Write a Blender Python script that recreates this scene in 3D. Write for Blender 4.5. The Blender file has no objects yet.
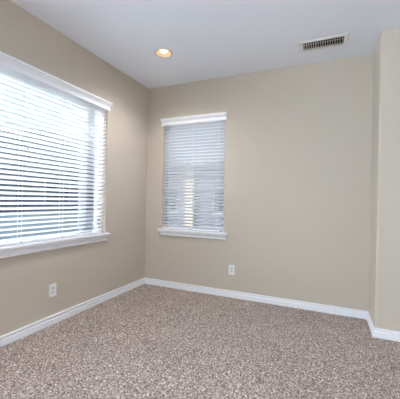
import bpy, bmesh, math, random
from mathutils import Vector, Matrix
S = bpy.context.scene
C = S.collection
PI = math.pi

# ------------------------------------------------------------------ camera
F_PX = 289.82
yaw, pitch, roll = 0.4119, 0.0023, 0.0215
fw = Vector((-math.sin(yaw)*math.cos(pitch), math.cos(yaw)*math.cos(pitch), math.sin(pitch)))
r0 = Vector((math.cos(yaw), math.sin(yaw), 0)); u0 = r0.cross(fw)
rt = math.cos(roll)*r0 + math.sin(roll)*u0
up = -math.sin(roll)*r0 + math.cos(roll)*u0
cd = bpy.data.cameras.new('camera'); cam = bpy.data.objects.new('camera', cd); C.objects.link(cam)
M = Matrix((rt, up, -fw)).transposed().to_4x4(); M.translation = Vector((2.3313, -3.4403, 1.188))
cam.matrix_world = M
cd.sensor_fit = 'HORIZONTAL'; cd.sensor_width = 36; cd.lens = F_PX/400*36; cd.clip_start = 0.02; cd.clip_end = 300
S.camera = cam

# ------------------------------------------------------------------ sky, sun, exposure
SUN = 10.0; SKY = 0.72
W = bpy.data.worlds.new('sky'); S.world = W; W.use_nodes = True
nt = W.node_tree; nt.nodes.clear()
wo = nt.nodes.new('ShaderNodeOutputWorld'); bg = nt.nodes.new('ShaderNodeBackground')
tc = nt.nodes.new('ShaderNodeTexCoord'); sx = nt.nodes.new('ShaderNodeSeparateXYZ'); cr = nt.nodes.new('ShaderNodeValToRGB')
cr.color_ramp.elements[0].position = 0.0; cr.color_ramp.elements[0].color = (0.88, 0.94, 1.0, 1)
cr.color_ramp.elements[1].position = 0.9; cr.color_ramp.elements[1].color = (0.50, 0.70, 1.0, 1)
nt.links.new(tc.outputs['Generated'], sx.inputs[0]); nt.links.new(sx.outputs['Z'], cr.inputs[0])
nt.links.new(cr.outputs[0], bg.inputs[0]); nt.links.new(bg.outputs[0], wo.inputs[0]); bg.inputs[1].default_value = SKY
sd = bpy.data.lights.new('sun', 'SUN'); so = bpy.data.objects.new('sun', sd); C.objects.link(so)
sd.energy = SUN; sd.angle = math.radians(0.6); sd.color = (1.0, 0.985, 0.98)
so.rotation_euler = Vector((0.75, 0.45, -0.75)).to_track_quat('-Z', 'Y').to_euler(); so.location = (-20, -12, 20)
# added fill light outside an invented west window, behind the camera's left
wd = bpy.data.lights.new('added_west_fill', 'AREA'); wo_ = bpy.data.objects.new('added_west_fill', wd); C.objects.link(wo_)
wd.shape = 'RECTANGLE'; wd.size = 1.9; wd.size_y = 1.5; wd.energy = 235; wd.color = (0.74, 0.86, 1.0)
wo_.location = (-.42, -4.5, 1.45); wo_.rotation_euler = (math.radians(98), 0, math.radians(-90))
S.view_settings.view_transform = 'Standard'; S.view_settings.look = 'None'
S.view_settings.gamma = 1; S.view_settings.use_curve_mapping = False
S.view_settings.exposure = 0.76
S.cycles.use_denoising = True; S.cycles.denoising_input_passes = 'RGB_ALBEDO_NORMAL'; S.cycles.denoising_prefilter = 'ACCURATE'; S.cycles.use_adaptive_sampling = False; S.cycles.use_light_tree = False
S.cycles.max_bounces = 14; S.cycles.diffuse_bounces = 8; S.cycles.transparent_max_bounces = 24
S.cycles.transmission_bounces = 10; S.cycles.sample_clamp_indirect = 6.0

# ------------------------------------------------------------------ materials
def s2l(c):
    return tuple((v/255/12.92 if v/255 <= .04045 else ((v/255+.055)/1.055)**2.4) for v in c) + (1,)
def mat(name, col, rough=.6, spec=.3, bump=None, var=None, metal=0):
    m = bpy.data.materials.new(name); m.use_nodes = True; n = m.node_tree; b = n.nodes['Principled BSDF']
    b.inputs['Base Color'].default_value = s2l(col); b.inputs['Roughness'].default_value = rough
    b.inputs['Specular IOR Level'].default_value = spec; b.inputs['Metallic'].default_value = metal
    t = n.nodes.new('ShaderNodeTexCoord')
    if var:
        sc, amt = var
        no = n.nodes.new('ShaderNodeTexNoise'); no.inputs['Scale'].default_value = sc; no.inputs['Detail'].default_value = 5
        n.links.new(t.outputs['Object'], no.inputs['Vector'])
        mx = n.nodes.new('ShaderNodeMix'); mx.data_type = 'RGBA'
        c = s2l(col); mx.inputs[6].default_value = tuple(v*(1-amt) for v in c[:3]) + (1,)
        mx.inputs[7].default_value = tuple(min(1, v*(1+amt)) for v in c[:3]) + (1,)
        n.links.new(no.outputs['Fac'], mx.inputs[0]); n.links.new(mx.outputs[2], b.inputs['Base Color'])
    if bump:
        sc, st, dist = bump
        no = n.nodes.new('ShaderNodeTexNoise'); no.inputs['Scale'].default_value = sc; no.inputs['Detail'].default_value = 3
        n.links.new(t.outputs['Object'], no.inputs['Vector'])
        bu = n.nodes.new('ShaderNodeBump'); bu.inputs['Strength'].default_value = st; bu.inputs['Distance'].default_value = dist
        n.links.new(no.outputs['Fac'], bu.inputs['Height']); n.links.new(bu.outputs[0], b.inputs['Normal'])
    return m
WALL = mat('beige_wall_paint', (200, 190, 177), .75, .2, (90, .25, .002), (3, .012))
CEIL = mat('white_ceiling_paint', (233, 237, 246), .85, .15, (60, .6, .003), (3, .01))
TRIM = mat('white_semigloss_trim', (243, 244, 249), .35, .4, (40, .05, .001), (8, .01))
VINYL = mat('grey_window_vinyl', (158, 160, 168), .4, .4, None, (10, .01))
PLATE = mat('white_outlet_plastic', (238, 238, 240), .35, .5, None, (20, .01))
SOCKET = mat('grey_white_socket_plastic', (218, 220, 225), .4, .5, None, (20, .01))
DARK = mat('dark_slot', (22, 20, 19), .8, .1, None, (20, .05))
DUCT = mat('dark_duct_interior', (46, 36, 31), .8, .1, None, (20, .1))
VENTM = mat('white_painted_steel', (228, 228, 230), .45, .4, None, (20, .01))
FINM = mat('grey_beige_vent_fin', (212, 205, 200), .5, .4, None, (20, .02))
REFL = mat('warm_satin_reflector', (214, 196, 168), .4, .5, None, (20, .03))
RING = mat('satin_trim_ring', (204, 196, 190), .4, .5, None, (20, .02))
CORD = mat('white_cord', (235, 236, 238), .8, .1, None, (50, .02))
TAG = mat('red_brown_tag', (150, 92, 80), .6, .3, None, (40, .05))
HOOK = mat('grey_plastic_tassel', (186, 188, 192), .5, .4, None, (40, .05))
ROOF = mat('grey_brown_roof_tiles', (98, 92, 94), .85, .1, (14, .8, .05), (6, .25))
STUC_A = mat('mauve_grey_stucco', (112, 110, 124), .9, .1, (40, .4, .01), (1.5, .05))
STUC_B = mat('grey_stucco', (112, 112, 122), .9, .1, (40, .4, .01), (1.5, .05))
STUC_C = mat('cream_stucco', (190, 178, 156), .9, .1, (40, .4, .01), (1.5, .05))
BLOCK = mat('pale_block_wall', (150, 158, 168), .9, .1, (30, .4, .01), (3, .06))
CONC = mat('pale_concrete_ground', (186, 184, 182), .9, .1, (8, .4, .01), (.8, .12))
WGL = mat('dark_window_glass', (70, 76, 84), .08, .6, None, (3, .2))

def slat_mat():
    m = bpy.data.materials.new('white_blind_slat'); m.use_nodes = True; n = m.node_tree; n.nodes.clear()
    o = n.nodes.new('ShaderNodeOutputMaterial'); d = n.nodes.new('ShaderNodeBsdfPrincipled'); t = n.nodes.new('ShaderNodeBsdfTranslucent')
    mx = n.nodes.new('ShaderNodeMixShader'); mx.inputs[0].default_value = .36
    d.inputs['Base Color'].default_value = (.93, .93, .94, 1); d.inputs['Roughness'].default_value = .45
    t.inputs['Color'].default_value = (.94, .95, .98, 1)
    tcn = n.nodes.new('ShaderNodeTexCoord'); mp = n.nodes.new('ShaderNodeMapping'); no = n.nodes.new('ShaderNodeTexNoise')
    mp.inputs['Scale'].default_value = (3, 3, 80); no.inputs['Scale'].default_value = 6
    bu = n.nodes.new('ShaderNodeBump'); bu.inputs['Strength'].default_value = .05; bu.inputs['Distance'].default_value = .001
    n.links.new(tcn.outputs['Object'], mp.inputs[0]); n.links.new(mp.outputs[0], no.inputs['Vector'])
    n.links.new(no.outputs['Fac'], bu.inputs['Height']); n.links.new(bu.outputs[0], d.inputs['Normal'])
    n.links.new(d.outputs[0], mx.inputs[1]); n.links.new(t.outputs[0], mx.inputs[2]); n.links.new(mx.outputs[0], o.inputs[0])
    return m
SLAT = slat_mat()

def pane_mat():
    m = bpy.data.materials.new('clear_window_glass'); m.use_nodes = True; n = m.node_tree; n.nodes.clear()
    o = n.nodes.new('ShaderNodeOutputMaterial'); g = n.nodes.new('ShaderNodeBsdfGlossy'); t = n.nodes.new('ShaderNodeBsdfTransparent')
    f = n.nodes.new('ShaderNodeFresnel'); f.inputs[0].default_value = 1.45; g.inputs['Roughness'].default_value = .01
    t.inputs[0].default_value = (.93, .96, .96, 1); mx = n.nodes.new('ShaderNodeMixShader')
    ge = n.nodes.new('ShaderNodeNewGeometry'); iv = n.nodes.new('ShaderNodeMath'); iv.operation = 'SUBTRACT'; iv.inputs[0].default_value = 1
    mm = n.nodes.new('ShaderNodeMath'); mm.operation = 'MULTIPLY'
    n.links.new(ge.outputs['Backfacing'], iv.inputs[1]); n.links.new(iv.outputs[0], mm.inputs[0]); n.links.new(f.outputs[0], mm.inputs[1])
    n.links.new(mm.outputs[0], mx.inputs[0]); n.links.new(t.outputs[0], mx.inputs[1]); n.links.new(g.outputs[0], mx.inputs[2])
    n.links.new(mx.outputs[0], o.inputs[0]); return m
GLASS = pane_mat()

def bulb_mat():
    m = bpy.data.materials.new('lit_frosted_bulb'); m.use_nodes = True; b = m.node_tree.nodes['Principled BSDF']
    b.inputs['Base Color'].default_value = (.9, .88, .8, 1)
    b.inputs['Emission Color'].default_value = (1.0, .88, .66, 1); b.inputs['Emission Strength'].default_value = 1.3
    return m
BULB = bulb_mat()

def carpet_mat():
    m = bpy.data.materials.new('speckled_taupe_carpet'); m.use_nodes = True; n = m.node_tree; b = n.nodes['Principled BSDF']
    b.inputs['Roughness'].default_value = 1; b.inputs['Specular IOR Level'].default_value = .05
    b.inputs['Sheen Weight'].default_value = .25; b.inputs['Sheen Roughness'].default_value = .6
    t = n.nodes.new('ShaderNodeTexCoord')
    def noise(sc, det, dist=0):
        x = n.nodes.new('ShaderNodeTexNoise'); x.inputs['Scale'].default_value = sc; x.inputs['Detail'].default_value = det
        x.inputs['Distortion'].default_value = dist; n.links.new(t.outputs['Object'], x.inputs['Vector']); return x
    a = noise(96, 4, .6); r = n.nodes.new('ShaderNodeValToRGB'); e = r.color_ramp.elements
    e[0].position = .30; e[0].color = s2l((72, 56, 50)); e[1].position = .70; e[1].color = s2l((238, 226, 219))
    k = e.new(.44); k.color = s2l((128, 110, 101)); k = e.new(.56); k.color = s2l((173, 157, 148))
    n.links.new(a.outputs['Fac'], r.inputs[0])
    g = noise(2.2, 3, .3); mr = n.nodes.new('ShaderNodeMapRange')
    mr.inputs['From Min'].default_value = .3; mr.inputs['From Max'].default_value = .7
    mr.inputs['To Min'].default_value = .93; mr.inputs['To Max'].default_value = 1.06
    n.links.new(g.outputs['Fac'], mr.inputs[0])
    mu = n.nodes.new('ShaderNodeVectorMath'); mu.operation = 'SCALE'
    n.links.new(r.outputs[0], mu.inputs[0]); n.links.new(mr.outputs[0], mu.inputs['Scale']); n.links.new(mu.outputs[0], b.inputs['Base Color'])
    return m
CARPET = carpet_mat()

# ------------------------------------------------------------------ helpers
def obj(name, bm, m, parent=None, smooth=False):
    me = bpy.data.meshes.new(name); bmesh.ops.recalc_face_normals(bm, faces=bm.faces); bm.to_mesh(me); bm.free()
    for q in (m if isinstance(m, (list, tuple)) else [m]): me.materials.append(q)
    if smooth:
        for p in me.polygons: p.use_smooth = True
    o = bpy.data.objects.new(name, me); C.objects.link(o)
    if parent:
        o.parent = parent; o.matrix_parent_inverse = Matrix.Translation(-parent.location) @ Matrix.Identity(4) if parent.type == 'EMPTY' else Matrix.Identity(4)
    return o
def struct(name, bm, m, parent=None, smooth=False):
    o = obj(name, bm, m, parent, smooth); o['kind'] = 'structure' if parent is None else ''
    if parent is not None: del o['kind']
    return o
def thing(name, label, cat, loc, group=None):
    o = bpy.data.objects.new(name, None); C.objects.link(o); o.location = loc; o.empty_display_size = .1
    o['label'] = label; o['category'] = cat
    if group: o['group'] = group
    return o
def box(bm, a, b, bev=0):
    g = bmesh.ops.create_cube(bm, size=1)['verts']
    a = Vector(a); b = Vector(b); c = (a+b)/2; d = b-a
    for v in g: v.co = Vector((v.co.x*d.x, v.co.y*d.y, v.co.z*d.z)) + c
    if bev:
        es = list({e for v in g for e in v.link_edges})
        bmesh.ops.bevel(bm, geom=es, offset=bev, segments=2, affect='EDGES', profile=.5)
def B(*boxes, bev=0):
    bm = bmesh.new()
    for a, b in boxes: box(bm, a, b, bev)
    return bm
def prism(bm, pts, z0, z1):
    lo = [bm.verts.new((x, y, z0)) for x, y in pts]; hi = [bm.verts.new((x, y, z1)) for x, y in pts]
    n = len(pts)
    bm.faces.new(lo[::-1]); bm.faces.new(hi)
    for i in range(n): bm.faces.new((lo[i], lo[(i+1) % n], hi[(i+1) % n], hi[i]))
def sweep(path, prof, segs=None, side=1):
    """mitred extrusion of prof (offset from the wall, z) along a 2-D path"""
    P = [Vector(q) for q in path]; n = len(P); rings = []
    def nrm(d): return Vector((d.y, -d.x))*side
    for i in range(n):
        d0 = (P[i]-P[i-1]).normalized() if i else None
        d1 = (P[i+1]-P[i]).normalized() if i < n-1 else None
        if d0 is None: m = nrm(d1)
        elif d1 is None: m = nrm(d0)
        else:
            m = (nrm(d0)+nrm(d1)); m = m/(m.dot(nrm(d0)))
        rings.append([(P[i].x+m.x*o, P[i].y+m.y*o, z) for o, z in prof])
    bm = bmesh.new(); a, b = segs or (0, n-1)
    R = [[bm.verts.new(c) for c in r] for r in rings[a:b+1]]
    k = len(prof)
    for r, s in zip(R, R[1:]):
        for j in range(k): bm.faces.new((r[j], r[(j+1) % k], s[(j+1) % k], s[j]))
    bm.faces.new(R[0]); bm.faces.new(R[-1][::-1])
    return bm
def lathe(bm, prof, c, seg=40, axis='z'):
    rings = []
    for r, z in prof:
        if r < 1e-6: rings.append([bm.verts.new((c[0], c[1], c[2]+z))])
        else: rings.append([bm.verts.new((c[0]+r*math.cos(2*PI*i/seg), c[1]+r*math.sin(2*PI*i/seg), c[2]+z)) for i in range(seg)])
    for a, b in zip(rings, rings[1:]):
        for i in range(seg):
            j = (i+1) % seg
            if len(a) == 1 and len(b) == 1: continue
            if len(a) == 1: bm.faces.new((a[0], b[i], b[j]))
            elif len(b) == 1: bm.faces.new((a[i], a[j], b[0]))
            else: bm.faces.new((a[i], a[j], b[j], b[i]))
def tube(bm, pts, r, seg=6):
    pts = [Vector(p) for p in pts]; prev = None
    for i, p in enumerate(pts):
        d = (pts[min(i+1, len(pts)-1)]-pts[max(i-1, 0)]).normalized()
        a = d.orthogonal().normalized(); b = d.cross(a)
        ring = [bm.verts.new(p+r*(a*math.cos(2*PI*k/seg)+b*math.sin(2*PI*k/seg))) for k in range(seg)]
        if prev:
            for k in range(seg): bm.faces.new((prev[k], prev[(k+1) % seg], ring[(k+1) % seg], ring[k]))
        else: bm.faces.new(ring[::-1])
        prev = ring
    bm.faces.new(prev)

# ------------------------------------------------------------------ room shell
H = 2.74; XJ, YJ = 2.747, -0.4245; XR = 4.4; YS = -5.6; T = .16
LY0, LY1 = -2.64, -0.815        # left window opening
KY0, KY1 = -5.35, -3.65         # invented second west window, unseen behind the viewpoint
BX0, BX1 = 0.255, 1.155         # back window opening
WZ0, WZ1 = 0.765, 2.275
DX0, DX1, DZ = 1.7, 2.56, 2.07    # invented panelled door behind the camera
# ground outside and floor slab
struct('ground', B(((-60, -60, -.45), (60, 60, -.15))), CONC)
def carpet():
    bm = bmesh.new(); box(bm, (-T, YS-T, -.12), (XR+T, T, -.012)); 
    rnd = random.Random(3)
    x0, x1, y0, y1 = 0.0, XR, YS, 0.0; st = .0125
    nx, ny = int((x1-x0)/st), int((y1-y0)/st)
    V = []
    for j in range(ny+1):
        row = []
        for i in range(nx+1):
            x = x0+(x1-x0)*i/nx; y = y0+(y1-y0)*j/ny
            e = 0 < i < nx and 0 < j < ny
            row.append(bm.verts.new((x+(rnd.uniform(-.004, .004) if e else 0), y+(rnd.uniform(-.004, .004) if e else 0), rnd.uniform(-.0075, .0015) if e else -.003)))
        V.append(row)
    for j in range(ny):
        for i in range(nx): bm.faces.new((V[j][i], V[j][i+1], V[j+1][i+1], V[j+1][i]))
    me = bpy.data.meshes.new('floor'); bm.to_mesh(me); bm.free(); me.materials.append(CARPET)
    o = bpy.data.objects.new('floor', me); C.objects.link(o); o['kind'] = 'structure'
    return o
carpet()
HT = H+.3
struct('wall_west', B(((-T, YS-T, -.12), (0, KY0, HT)), ((-T, KY1, -.12), (0, LY0, HT)), ((-T, KY0, -.12), (0, KY1, WZ0)), ((-T, KY0, WZ1), (0, KY1, HT)), ((-T, LY1, -.12), (0, T, HT)), ((-T, LY0, -.12), (0, LY1, WZ0)), ((-T, LY0, WZ1), (0, LY1, HT))), WALL)
struct('wall_north', B(((0, 0, -.12), (BX0, T, HT)), ((BX1, 0, -.12), (XJ, T, HT)), ((BX0, 0, -.12), (BX1, T, WZ0)), ((BX0, 0, WZ1), (BX1, T, HT))), WALL)
bm = bmesh.new(); rb = .022
pts = [(XJ, T)] + [(XJ, YJ+rb)] + [(XJ+rb-rb*math.cos(a), YJ+rb-rb*math.sin(a)) for a in [PI/2*k/6 for k in range(1, 6)]] + [(XJ+rb, YJ), (XR+T, YJ), (XR+T, T)]
prism(bm, pts, -.12, HT); struct('wall_northeast', bm, WALL)
struct('wall_east', B(((XR, YS-T, -.12), (XR+T, YJ, HT))), WALL)
struct('wall_south', B(((0, YS-T, -.12), (DX0, YS, HT)), ((DX1, YS-T, -.12), (XR, YS, HT)), ((DX0, YS-T, DZ), (DX1, YS, HT))), WALL)

# ceiling with real openings for the downlights and the vent
CANS = [(.72, -.795), (.72, -3.9), (3.3, -3.9)]
VX0, VX1, VY0, VY1 = 2.088, 2.452, -.470, -.316
def ceiling():
    bm = bmesh.new(); R = .0825; seg = 40
    def loop(pts):
        vs = [bm.verts.new((x, y, H)) for x, y in pts]
        return [bm.edges.new((vs[i], vs[(i+1) % len(vs)])) for i in range(len(vs))]
    es = loop([(0, YS), (XR, YS), (XR, 0), (0, 0)])
    for cx, cy in CANS: es += loop([(cx+R*math.cos(2*PI*i/seg), cy+R*math.sin(2*PI*i/seg)) for i in range(seg)])
    es += loop([(VX0, VY0), (VX1, VY0), (VX1, VY1), (VX0, VY1)])
    bmesh.ops.triangle_fill(bm, edges=es, use_beauty=True, use_dissolve=False)
    for f in bm.faces:
        f.normal_update()
    box(bm, (-T, YS-T, H+.26), (XR+T, T, H+.32))
    return bm
struct('ceiling', ceiling(), CEIL)

struct('added_sun_block', B(((-2.4, -6.9, 2.48), (-T, -3.8, 2.6)), ((-2.4, -6.9, -.15), (-2.28, -6.78, 2.48)), ((-2.4, -3.92, -.15), (-2.28, -3.8, 2.48))), TRIM)  # unseen roof on posts, added to keep direct sun off the invented window

# baseboards
BB = [(0, 0), (.017, 0), (.017, .017), (.010, .019), (.010, .023), (.015, .025), (.015, .047), (.009, .050), (.004, .056), (.003, .066), (.012, .068), (.0145, .072), (.0145, .080), (.011, .0827), (0, .0827)]
bp = [(0, YS), (0, 0), (XJ, 0), (XJ, YJ), (XR, YJ), (XR, YS), (DX1+.06, YS)]
for i, nm in enumerate(['baseboard_west', 'baseboard_north', 'baseboard_jog', 'baseboard_northeast', 'baseboard_east', 'baseboard_south']):
    struct(nm, sweep(bp, BB, (i, i+1)), TRIM)
struct('baseboard_southwest', sweep([(DX0-.06, YS), (0, YS)], BB), TRIM)

# ------------------------------------------------------------------ windows
# local frame: u along the wall, d into the room (negative = outdoors), z up
def frame_box(tr, u0, u1, d0, d1, z0, z1):
    a = tr(u0, d0, z0); b = tr(u1, d1, z1)
    return (tuple(min(p, q) for p, q in zip(a, b)), tuple(max(p, q) for p, q in zip(a, b)))
TW = lambda u, d, z: (d, u, z)      # west wall, u = y, d = x
TN = lambda u, d, z: (u, -d, z)     # north wall, u = x, d = -y
def window(n, tr, u0, u1, mull, rail):
    f = .042; a, b = -.135, -.085
    bx = [frame_box(tr, u0, u0+f, a, b, WZ0, WZ1), frame_box(tr, u1-f, u1, a, b, WZ0, WZ1),
          frame_box(tr, u0+f, u1-f, a, b, WZ0, WZ0+f), frame_box(tr, u0+f, u1-f, a, b, WZ1-f, WZ1)]
    for m in mull: bx.append(frame_box(tr, m-.052, m+.052, -.119, -.103, WZ0+f, WZ1-f))
    if rail: bx.append(frame_box(tr, u0+f, u1-f, a+.005, b-.005, rail-.02, rail+.02))
    w = struct('window_%d' % n, B(*bx), VINYL)
    edges = [u0+f]+[e for m in mull for e in (m-.052, m+.052)]+[u1-f]
    zs = [(WZ0+f, WZ1-f)] if not rail else [(WZ0+f, rail-.02), (rail+.02, WZ1-f)]
    for i in range(0, len(edges), 2):
        for z0, z1 in zs:
            g = B(frame_box(tr, edges[i], edges[i+1], -.114, -.108, z0, z1))
            obj('pane', g, GLASS, w)
    return w
window(1, TW, LY0, LY1, [-1.055, -2.40], None)
window(3, TW, KY0, KY1, [-4.5], None)  # unseen window made up to let the fill light in
window(2, TN, BX0, BX1, [], 1.50)

# sill: a board plus a moulded apron with mitred returns
SILL = [(0, .765), (.044, .765), (.050, .770), (.050, .783), (.045, .789), (0, .789)]
APR = [(0, .702), (.020, .702), (.023, .706), (.023, .714), (.014, .718), (.015, .730), (.022, .742), (.034, .750), (.036, .757), (.030, .760), (.032, .765), (0, .765)]
def sill(n, tr, u0, u1, e):
    def path(x0, x1): return [tr(x0, 0, 0)[:2], tr(x0, 1e-4, 0)[:2]]
    bm = bmesh.new()
    def add(prof, x0, x1):
        # closed solid: returns at both ends follow the same profile
        L = []
        for o, z in prof:
            L.append([tr(x0-o*.6, 0, z), tr(x0-o*.6, o, z), tr(x1+o*.6, o, z), tr(x1+o*.6, 0, z)])
        V = [[bm.verts.new(c) for c in l] for l in L]
        for i in range(len(V)):
            p, q = V[i], V[(i+1) % len(V)]
            for k in range(3):
                try: bm.faces.new((p[k], p[k+1], q[k+1], q[k]))
                except ValueError: pass
    add(SILL, u0-.002, u1+.002); add(APR, u0, u1)
    box(bm, *frame_box(tr, u0+e, u1-e, -.085, .001, .765, .789))
    bmesh.ops.remove_doubles(bm, verts=bm.verts, dist=1e-5)
    struct('trim_%d' % n, bm, TRIM)
sill(1, TW, LY0-.0, LY1+.0, .001)
sill(2, TN, BX0, BX1+.03, .031)

# ------------------------------------------------------------------ blinds
VAL = [(0, 2.193), (.026, 2.193), (.026, 2.222), (.019, 2.225), (.019, 2.231), (.024, 2.240), (.034, 2.252), (.036, 2.262), (.047, 2.264), (.047, 2.284), (0, 2.284)]
def blind(tr, u0, u1, v0, v1, ladders, label, base, tilt, pitch, tasselu, seed):
    t = thing('window_blind', label, 'blind', base)
    dc = -.034; w = .050; g = .006
    rnd = random.Random(seed)
    a0, a1 = u0+g, u1-g
    # valance with mitred returns
    bm = bmesh.new(); V = []
    for o, z in VAL:
        V.append([bm.verts.new(tr(v0-o*.35, -.0 if z < 9 else 0, z)), bm.verts.new(tr(v0-o*.35, o+.001, z)), bm.verts.new(tr(v1+o*.35, o+.001, z)), bm.verts.new(tr(v1+o*.35, 0, z))])
    for i in range(len(V)):
        p, q = V[i], V[(i+1) % len(V)]
        for k in range(3):
            try: bm.faces.new((p[k], p[k+1], q[k+1], q[k]))
            except ValueError: pass
        try: bm.faces.new((p[3], p[0], q[0], q[3]))
        except ValueError: pass
    bmesh.ops.remove_doubles(bm, verts=bm.verts, dist=1e-6)
    obj('valance', bm, TRIM, t)
    obj('headrail', B(frame_box(tr, a0, a1, -.062, -.008, 2.222, 2.268), bev=.003), TRIM, t)
    # slats: gently crowned section, room edge up
    zlo, ztop = .832, 2.205
    n = int((ztop-zlo)/pitch); sm = bmesh.new(); K = 5
    for i in range(n+1):
        z = zlo+i*pitch; tl = tilt+rnd.uniform(-.02, .02)
        dz = rnd.uniform(-.0006, .0006); sag0 = rnd.uniform(-.0008, .0008)
        sec = []
        for k in range(K+1):
            s = -w/2+w*k/K; c = .0022*(1-(2*s/w)**2)
            sec.append((s, c+.0014))
        sec += [(s, c-.0028) for s, c in sec[::-1]]
        ends = []
        for u, zz in ((a0, sag0), (a1, -sag0)):
            ends.append([sm.verts.new(tr(u, dc+s*math.cos(tl)-c*math.sin(tl), z+dz+zz+s*math.sin(tl)+c*math.cos(tl))) for s, c in sec])
        m = len(sec)
        for j in range(m): sm.faces.new((ends[0][j], ends[0][(j+1) % m], ends[1][(j+1) % m], ends[1][j]))
        sm.faces.new(ends[0]); sm.faces.new(ends[1][::-1])
    obj('slats', sm, SLAT, t)
    br = obj('bottom_rail', B(frame_box(tr, a0, a1, dc-.025, dc+.025, .793, .811), bev=.004), TRIM, t)
    for u in ladders:
        bm = bmesh.new()
        for dd in (dc-.0245, dc+.0245):
            tube(bm, [tr(u, dd, .802), tr(u, dd, 2.225)], .0016)
        for i in range(n+1):
            z = zlo+i*pitch-.003
            tube(bm, [tr(u, dc-.0235, z-.5*w*math.sin(tilt)), tr(u, dc+.0235, z+.5*w*math.sin(tilt))], .0006, 4)
        obj('ladder_cord', bm, CORD, t)
        bm = bmesh.new(); c = tr(u, dc+.0255, .802); d = tr(u, dc+.029, .802)
        tube(bm, [c, d], .007, 12); obj('cord_plug', bm, HOOK, br)
    # pull cords with tassels
    for k, (u, z1) in enumerate(tasselu):
        bm = bmesh.new(); tube(bm, [tr(u, -.004, 2.226), tr(u, -.004, 1.9), tr(u+.001, -.0035, z1)], .0013)
        cobj = obj('pull_cord', bm, CORD, t)
        bm = bmesh.new(); c = tr(u+.001, -.0035, z1-.035)
        lathe(bm, [(0, 0), (.0062, .001), (.0068, .012), (.004, .03), (.002, .036), (0, .037)], c, 12)
        obj('tassel', bm, HOOK, cobj, True)
    bm = bmesh.new(); ud = u1-.028
    box(bm, *frame_box(tr, ud-.022, ud+.010, dc+.0245, dc+.027, .7965, .8065)); obj('maker_tag', bm, TAG, br)
    return t
blind(TW, LY0, LY1, LY0-.004, LY1+.006, [-2.58, -2.2, -1.81, -1.395, -.868],
      'wide white slatted blind in the large left-hand window', (-.034, (LY0+LY1)/2, .79), math.radians(26), .0424,
      [(LY1-.030, 1.36), (-1.775, 1.62)], 1)
blind(TN, BX0, BX1, BX0-.006, BX1+.012, [.355, .705, 1.055],
      'narrow white slatted blind in the small back-wall window', ((BX0+BX1)/2, .034, .79), math.radians(33), .0424,
      [(BX1-.075, 1.43), (BX0+.075, 1.50)], 2)

# ------------------------------------------------------------------ outlets
def outlet(tr, u, z, label, base, w=.074, h=.118):
    t = thing('wall_outlet', label, 'outlet', base, None)
    obj('cover_plate', B(frame_box(tr, u-w/2, u+w/2, 0, .006, z-h/2, z+h/2), bev=.002), PLATE, t)
    for s in (-1, 1):
        zc = z+s*.0195
        rcp = obj('receptacle', B(frame_box(tr, u-.017, u+.017, .004, .0078, zc-.0135, zc+.0135), bev=.0015), SOCKET, t)
        obj('slots', B(frame_box(tr, u-.0085, u-.0055, .007, .0083, zc-.002, zc+.0075), frame_box(tr, u+.0055, u+.0085, .007, .0083, zc-.001, zc+.0065),
                       frame_box(tr, u-.0025, u+.0025, .007, .0083, zc-.0095, zc-.005)), DARK, rcp)
    bm = bmesh.new(); tube(bm, [tr(u, .005, z), tr(u, .0075, z)], .003, 12); obj('screw', bm, VENTM, t)
outlet(TW, -1.5, .318, 'white duplex wall outlet low on the wall under the large left window', (0, -1.5, .259))
outlet(TN, 1.275, .338, 'white duplex wall outlet low on the back wall, right of the small window', (1.275, 0, .279))

# ------------------------------------------------------------------ ceiling vent
v = thing('air_vent', 'white rectangular air register with dark slots in the ceiling near the jutting wall', 'air vent', (2.272, -.394, H))
fx0, fx1, fy0, fy1 = 2.048, 2.492, -.503, -.283
def ringplate():
    bm = bmesh.new(); V = []
    for (x0, x1, y0, y1, z) in ((fx0, fx1, fy0, fy1, H-.001), (fx0, fx1, fy0, fy1, H-.004), (fx0+.008, fx1-.008, fy0+.008, fy1-.008, H-.009), (VX0, VX1, VY0, VY1, H-.009), (VX0, VX1, VY0, VY1, H+.012)):
        V.append([bm.verts.new(c) for c in ((x0, y0, z), (x1, y0, z), (x1, y1, z), (x0, y1, z))])
    for p, q in zip(V, V[1:]):
        for k in range(4): bm.faces.new((p[k], p[(k+1) % 4], q[(k+1) % 4], q[k]))
    return bm
obj('vent_frame', ringplate(), VENTM, v)
bm = bmesh.new(); NF = 17
for i in range(NF):
    x = VX0+(VX1-VX0)*(i+.5)/NF; an = math.radians(4)
    vs = []
    for s in (-1, 1):
        for y in (VY0, VY1):
            for th in (-.0026, .0026):
                vs.append(bm.verts.new((x+th+s*.009*math.sin(an), y, H+.001+s*.007)))
    f = lambda *k: bm.faces.new([vs[q] for q in k])
    f(0, 1, 3, 2); f(4, 6, 7, 5); f(0, 4, 5, 1); f(2, 3, 7, 6); f(0, 2, 6, 4); f(1, 5, 7, 3)
box(bm, (VX0, (VY0+VY1)/2-.002, H+.010), (VX1, (VY0+VY1)/2+.002, H+.014))
obj('fins', bm, FINM, v)
bm = bmesh.new(); box(bm, (VX0-.002, VY0-.002, H+.004), (VX1+.002, VY1+.002, H+.15))
for f_ in [f for f in bm.faces if f.calc_center_median().z < H+.01]: bm.faces.remove(f_)
obj('duct', bm, DUCT, v)

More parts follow.
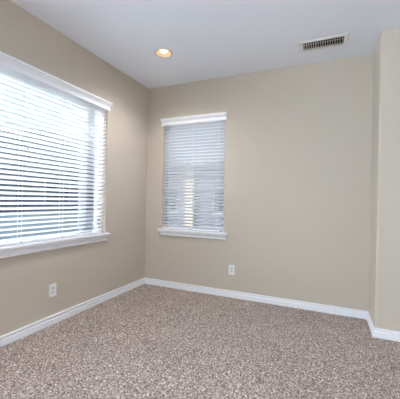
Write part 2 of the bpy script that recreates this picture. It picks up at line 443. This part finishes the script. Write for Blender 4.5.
# ------------------------------------------------------------------ recessed downlights
def downlight(cx, cy, label, watts):
    t = thing('recessed_downlight', label, 'ceiling light', (cx, cy, H), 'recessed downlights in the ceiling')
    bm = bmesh.new(); lathe(bm, [(.080, .002), (.080, -.005), (.082, -.007), (.090, -.006), (.0945, -.003), (.095, -.0005), (.0945, .0)], (cx, cy, H), 48)
    obj('trim_ring', bm, RING, t, True)
    bm = bmesh.new(); lathe(bm, [(.0800, -.005), (.079, .004), (.072, .035), (.062, .07), (.054, .095), (0, .1)], (cx, cy, H), 48)
    obj('reflector', bm, REFL, t, True)
    bm = bmesh.new(); lathe(bm, [(0, .004), (.014, .005), (.030, .010), (.040, .020), (.042, .029), (.035, .050), (.020, .094)], (cx, cy, H), 40)
    obj('bulb', bm, BULB, t, True)
    l = bpy.data.lights.new('downlight_beam', 'SPOT'); lo = bpy.data.objects.new('downlight_beam', l); C.objects.link(lo)
    l.energy = watts; l.spot_size = math.radians(150); l.spot_blend = 1; l.shadow_soft_size = .04; l.color = (1, .97, .95)
    lo.parent = t; lo.location = (0, 0, -.02)
LB = ['recessed ceiling light glowing warm near the corner of the two window walls', 'unseen recessed ceiling light added for fill near the left wall, behind the viewpoint',
      'unseen recessed ceiling light added for fill near the right wall, behind the viewpoint']
for (cx, cy), l, w_ in zip(CANS, LB, (36, 62, 8)): downlight(cx, cy, l, w_)  # first one is in view; the two rear ones are added for fill

# ------------------------------------------------------------------ unseen panelled door, invented and closed to keep the sun out
bx = [((DX0, YS-.11, 0), (DX1, YS-.07, DZ))]
for (xa, xb) in ((DX0+.11, (DX0+DX1)/2-.05), ((DX0+DX1)/2+.05, DX1-.11)):
    for (za, zb) in ((.18, .85), (1.02, 1.62), (1.72, 1.95)): bx.append(((xa, YS-.071, za), (xb, YS-.062, zb)))
d = struct('door_1', B(*bx, bev=.003), TRIM)
bm = bmesh.new(); tube(bm, [(DX0+.06, YS-.07, .95), (DX0+.06, YS-.03, .95)], .011, 12)
bmesh.ops.create_uvsphere(bm, u_segments=16, v_segments=10, radius=.027, matrix=Matrix.Translation((DX0+.06, YS-.015, .95)))
obj('door_knob', bm, HOOK, d, True)
struct('trim_3', B(((DX0-.06, YS, 0), (DX0, YS+.015, DZ+.06)), ((DX1, YS, 0), (DX1+.06, YS+.015, DZ+.06)), ((DX0, YS, DZ), (DX1, YS+.015, DZ+.06))), TRIM)

# ------------------------------------------------------------------ outdoors
def house(x0, x1, y0, y1, ze, slope, wm, label, wins):
    t = thing('house', label, 'house', ((x0+x1)/2, (y0+y1)/2, -.15))
    obj('wall', B(((x0, y0, -.15), (x1, y1, ze-.04))), wm, t)
    o = .0; ov = .25; bm = bmesh.new()
    a0, a1, b0, b1 = x0-ov*.0, x1+ov*.0, y0-ov, y1+ov; h = min(a1-a0, b1-b0)/2
    lo = [bm.verts.new(c) for c in ((a0, b0, ze-.06), (a1, b0, ze-.06), (a1, b1, ze-.06), (a0, b1, ze-.06))]
    hi = [bm.verts.new(c) for c in ((a0, b0, ze), (a1, b0, ze), (a1, b1, ze), (a0, b1, ze))]
    bm.faces.new(lo[::-1])
    for k in range(4): bm.faces.new((lo[k], lo[(k+1) % 4], hi[(k+1) % 4], hi[k]))
    zr = ze+h*slope
    if a1-a0 >= b1-b0:
        r1 = bm.verts.new((a0+h, (b0+b1)/2, zr)); r2 = bm.verts.new((a1-h+1e-4, (b0+b1)/2, zr))
        bm.faces.new((hi[0], hi[1], r2, r1)); bm.faces.new((hi[2], hi[3], r1, r2)); bm.faces.new((hi[1], hi[2], r2)); bm.faces.new((hi[3], hi[0], r1))
    else:
        r1 = bm.verts.new(((a0+a1)/2, b0+h, zr)); r2 = bm.verts.new(((a0+a1)/2, b1-h, zr))
        bm.faces.new((hi[0], hi[1], r1)); bm.faces.new((hi[1], hi[2], r2, r1)); bm.faces.new((hi[2], hi[3], r2)); bm.faces.new((hi[3], hi[0], r1, r2))
    obj('roof', bm, ROOF, t)
    for side, u0, u1, z0, z1 in wins:
        if side == 'S': tr = lambda u, d, z: (u, y0-d, z)
        else: tr = lambda u, d, z: (x1+d, u, z)
        f = .06
        fo = obj('window', B(frame_box(tr, u0, u0+f, -.02, .04, z0, z1), frame_box(tr, u1-f, u1, -.02, .04, z0, z1), frame_box(tr, u0+f, u1-f, -.02, .04, z0, z0+f), frame_box(tr, u0+f, u1-f, -.02, .04, z1-f, z1)), VINYL, t)
        obj('window_pane', B(frame_box(tr, u0+f, u1-f, -.01, .015, z0+f, z1-f)), WGL, fo)
house(-8.2, -3.82, 9, 14, 2.72, .42, STUC_B, 'grey house straight beyond the small window, left of the gap', [('S', -4.95, -4.25, .55, 1.75)])
house(-3.40, 4.0, 9, 14, 2.72, .42, STUC_B, 'grey house straight beyond the small window, right of the gap', [('S', -2.45, -1.75, .55, 1.75), ('S', .8, 2.0, .8, 1.9)])
cw = obj('house_link_wall', B(((-3.815, 8.86, -.15), (-3.405, 9.3, 2.5)), ((-3.815, 8.83, 2.5), (-3.405, 9.33, 2.56))), STUC_C)
cw['label'] = 'narrow cream sunlit wall strip joining the two grey houses beyond the small window'; cw['category'] = 'wall'
house(-15, -9, -5, 4.2, 3.6, .35, STUC_A, 'mauve grey house across the side yard, nearer one through the large window', [('E', 1.2, 2.6, .9, 2.1), ('E', -2.2, -.8, .9, 2.1)])
house(-15, -9.2, 4.75, 12.5, 3.6, .5, STUC_A, 'mauve grey house across the side yard, farther one through the large window', [('E', 5.6, 7.0, .9, 2.1), ('E', 9, 10.2, .9, 2.1)])
gw = obj('garden_wall', B(((-4.4, -5, -.15), (-4.2, 7.5, .72)), ((-4.43, -5.03, .72), (-4.17, 7.53, .78))), BLOCK)
gw['label'] = 'low pale block wall running through the side yard outside the large window'; gw['category'] = 'wall'
